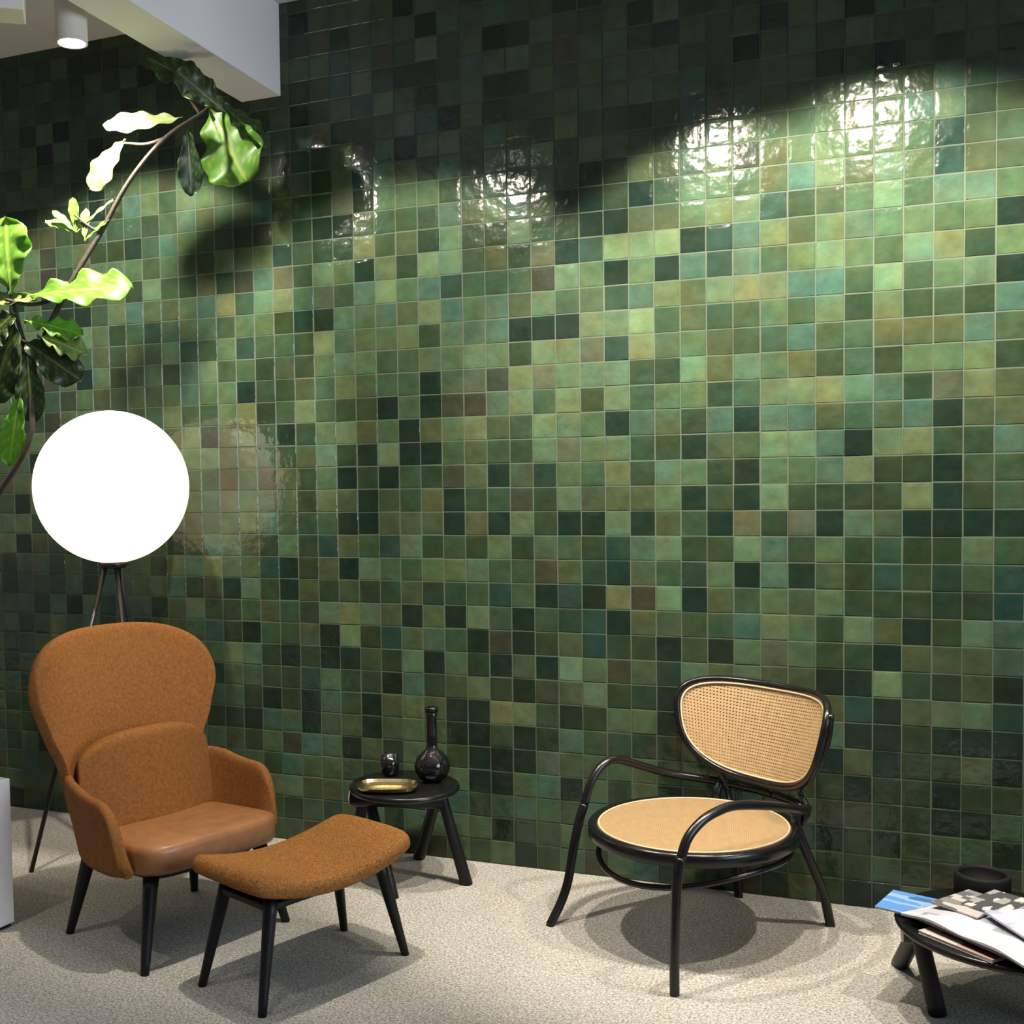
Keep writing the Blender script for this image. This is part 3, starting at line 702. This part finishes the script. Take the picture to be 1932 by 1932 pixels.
magazine('magazine', .24, .18, .006, (-.249, -.771, zt+.0100), -18, MB_blue, 'blue-covered magazine sticking out at the left of the pile')
magazine('magazine', .44, .28, .008, (-.065, -.937, zt+.0290), -45, MB_white, 'open white magazine lying across the front of the pile', curl=.02, spread=True)
magazine('magazine', .15, .19, .005, (-.117, -.790, zt+.0460), -37, MB_grey, 'small grey and beige booklet on top, nearest the black bowl')
magazine('magazine', .19, .13, .005, (-.045, -.775, zt+.0515), 57, MB_dark, 'black and white patterned magazine on top of the pile')
magazine('magazine', .28, .21, .006, (.078, -.912, zt+.0570), 27, MB_lav, 'pale lavender magazine at the right front of the pile, overhanging')

# ------------------------------------------------------------------ fiddle-leaf fig
fg = thing('fiddle_leaf_fig', 'tall fiddle-leaf fig tree with broad wavy leaves at the left', 'plant', (-4.27, -.86, 0))
FGL = Vector(fg.location)
b = bmesh.new(); lathe(b, [(0, 0), (.17, 0), (.20, .02), (.24, .42), (.245, .46), (.225, .46), (.215, .42), (0, .40)], 40); obj('planter', b, M_pot, fg)
b = bmesh.new(); lathe(b, [(0, .425), (.213, .415)], 30); obj('soil', b, M_soil, fg)
def stem(name, pts, r0, r1): 
    b = bmesh.new(); tube(b, spline([Vector(p)-FGL for p in pts], 6), r0, 9, r1=r1); return obj(name, b, M_bark, fg)
stem('trunk', [(-4.25, -.86, .41), (-4.12, -.86, .9), (-3.86, -.85, 1.45), (-3.587, -0.840, 1.805), (-3.566, -0.820, 2.106), (-3.417, -0.800, 2.398), (-3.273, -0.740, 2.649), (-3.133, -0.730, 2.845), (-2.987, -0.700, 2.997), (-2.907, -0.560, 3.123), (-2.875, -0.480, 3.194)], 0.017, 0.006)
stem('branch', [(-3.566, -0.820, 2.106), (-3.607, -0.840, 2.278), (-3.627, -0.860, 2.405), (-3.720, -0.900, 2.703)], 0.01, 0.006)
stem('branch', [(-3.417, -0.800, 2.398), (-3.535, -0.850, 2.368), (-3.625, -0.900, 2.389)], 0.01, 0.006)
stem('branch', [(-2.987, -0.700, 2.997), (-3.060, -0.720, 2.980), (-3.153, -0.730, 2.993)], 0.008, 0.005)
stem('branch', [(-2.932, -0.520, 3.137), (-2.986, -0.560, 3.228), (-3.070, -0.600, 3.333)], 0.008, 0.004)
stem('branch', [(-3.273, -0.740, 2.649), (-3.321, -0.760, 2.681), (-3.369, -0.780, 2.724)], 0.007, 0.004)
stem('aerial_root', [(-3.578, -0.830, 1.977), (-3.595, -0.830, 2.107), (-3.603, -0.840, 2.235)], 0.006, 0.004)
def leaf(base, tip, width, normal, m=M_leaf, fold=.25, wav=.06, curl=.12, seed=0):
    base = Vector(base)-FGL; tip = Vector(tip)-FGL
    ax = tip-base; L = ax.length; ax.normalize()
    nrm = Vector(normal); nrm = (nrm-ax*nrm.dot(ax)).normalized(); sd = ax.cross(nrm)
    b = bmesh.new(); lay = b.verts.layers.float.new('vein')
    NU, NV = 22, 9; V = []
    rg = random.Random(seed)
    ph = rg.uniform(0, 6)
    for i in range(NU+1):
        t = i/NU
        if t < .08: wv = .03+.0*t
        else:
            q = (t-.08)/.92
            wv = (q**.55)*(1-q**3.2)**.62*(1-.22*math.exp(-((q-.30)/.13)**2))*1.12+.004
        row = []
        for j in range(-NV, NV+1):
            e = j/NV; x = e*wv*width/2
            z = -curl*L*t*t+fold*abs(x)*(1-.5*t)
            z += wav*width*math.sin(t*23+ph+(1.3 if j > 0 else 0))*abs(e)**2*.9
            vn = max(0, math.cos((t*11-abs(e)*2.2)*2*PI*.62))**10
            mid = 1.0 if abs(j) == 0 else 0
            z += -.006*vn*(1-abs(e))*0+(.004 if mid else 0)
            v = b.verts.new(base+ax*(t*L)+sd*x+nrm*z); v[lay] = max(mid, vn*.75)
            row.append(v)
        V.append(row)
    for i in range(NU):
        for j in range(2*NV): b.faces.new((V[i][j], V[i][j+1], V[i+1][j+1], V[i+1][j]))
    o = obj('leaf', b, m, fg, solid=.0012); return o
leaf((-2.933, -0.460, 3.187), (-2.790, -0.420, 2.875), 0.4, (-0.25, -0.85, 0.4), M_leaf, fold=0.1, wav=0.05, curl=0.05, seed=1)
leaf((-2.875, -0.480, 3.194), (-2.680, -0.420, 3.020), 0.2, (0.1, -0.5, 0.8), M_leafdark, fold=0.2, curl=0.12, seed=2)  # dark leaf standing in for the shadow band across the first leaf
leaf((-2.826, -0.500, 3.186), (-3.091, -0.660, 3.352), 0.2, (0.3, -0.7, 0.4), M_leafdark, fold=0.3, wav=0.1, curl=0.05, seed=3)
leaf((-2.916, -0.340, 3.187), (-2.857, -0.300, 3.003), 0.2, (0.1, -0.7, 0.6), M_leafdark, fold=0.2, seed=31)  # extra leaf hidden behind the first, added for its wall shadow
leaf((-2.803, -0.520, 3.120), (-2.943, -0.680, 3.267), 0.17, (0.5, -0.8, 0.1), M_leafdark, fold=0.2, wav=0.1, curl=0.02, seed=13)
leaf((-2.938, -0.640, 3.089), (-3.243, -0.740, 3.064), 0.14, (0.2, -0.85, 0.45), M_leafpale, fold=0.2, curl=-0.03, seed=4)
leaf((-3.150, -0.730, 3.009), (-3.344, -0.720, 2.838), 0.16, (0.3, -0.9, 0.3), M_leafpale, fold=0.12, curl=0.05, seed=5)
leaf((-2.934, -0.620, 3.067), (-2.943, -0.580, 2.796), 0.14, (0.7, -0.7, 0.1), M_leafdark, fold=0.25, curl=0.05, seed=6)
leaf((-3.374, -0.760, 2.655), (-3.514, -0.780, 2.724), 0.07, (0.1, -0.6, 0.8), M_leafpale, fold=0.3, curl=0.08, seed=21)
leaf((-3.374, -0.760, 2.655), (-3.379, -0.780, 2.794), 0.06, (0.1, -0.6, 0.8), M_leaf, fold=0.3, curl=0.08, seed=22)
leaf((-3.374, -0.760, 2.655), (-3.222, -0.740, 2.786), 0.045, (0.1, -0.6, 0.8), M_leafpale, fold=0.3, curl=0.08, seed=23)
leaf((-3.374, -0.760, 2.655), (-3.457, -0.800, 2.750), 0.05, (0.1, -0.6, 0.8), M_leaf, fold=0.3, curl=0.08, seed=24)
leaf((-3.336, -0.760, 2.619), (-3.331, -0.760, 2.751), 0.06, (0.1, -0.6, 0.8), M_leafpale, fold=0.3, curl=0.08, seed=25)
leaf((-3.336, -0.760, 2.619), (-3.232, -0.740, 2.712), 0.05, (0.1, -0.6, 0.8), M_leaf, fold=0.3, curl=0.08, seed=26)
leaf((-3.615, -0.880, 2.410), (-3.599, -0.920, 2.712), 0.27, (0.3, -0.8, 0.5), M_leaf, fold=0.25, wav=0.09, curl=0.05, seed=7)
leaf((-3.574, -0.860, 2.401), (-3.096, -0.800, 2.431), 0.25, (0.25, -0.75, 0.6), M_leaf, fold=0.25, wav=0.1, curl=0.06, seed=8)
leaf((-3.500, -0.860, 2.383), (-3.815, -0.900, 2.413), 0.15, (0.2, -0.7, 0.7), M_leafpale, fold=0.2, seed=9)
leaf((-3.569, -0.860, 2.305), (-3.330, -0.800, 2.261), 0.15, (0.25, -0.7, 0.7), M_leaf, fold=0.2, wav=0.12, seed=10)
leaf((-3.505, -0.860, 2.244), (-3.315, -0.800, 2.176), 0.15, (0.25, -0.7, 0.6), M_leafpale, fold=0.25, wav=0.14, seed=11)
leaf((-3.586, -0.860, 2.232), (-3.350, -0.800, 2.065), 0.2, (0.3, -0.9, 0.2), M_leafdark, fold=0.2, wav=0.1, curl=0.1, seed=12)
leaf((-3.592, -0.880, 2.315), (-3.723, -0.900, 1.979), 0.26, (0.3, -0.9, 0.1), M_leafdark, fold=0.2, curl=0.1, seed=14)
leaf((-3.560, -0.860, 2.209), (-3.562, -0.840, 1.891), 0.16, (0.5, -0.8, 0.1), M_leafdark, fold=0.2, curl=0.1, seed=15)
leaf((-3.591, -0.880, 2.336), (-3.721, -0.920, 2.234), 0.22, (0.3, -0.9, 0.3), M_leafdark, fold=0.2, curl=0.1, seed=16)
leaf((-3.594, -0.860, 2.019), (-3.687, -0.860, 1.721), 0.17, (0.3, -0.9, 0.3), M_leaf, fold=0.2, curl=0.1, seed=17)
leaf((-3.721, -0.900, 2.682), (-3.827, -0.920, 2.964), 0.25, (0.3, -0.9, 0.3), M_leaf, fold=0.2, curl=0.1, seed=18)
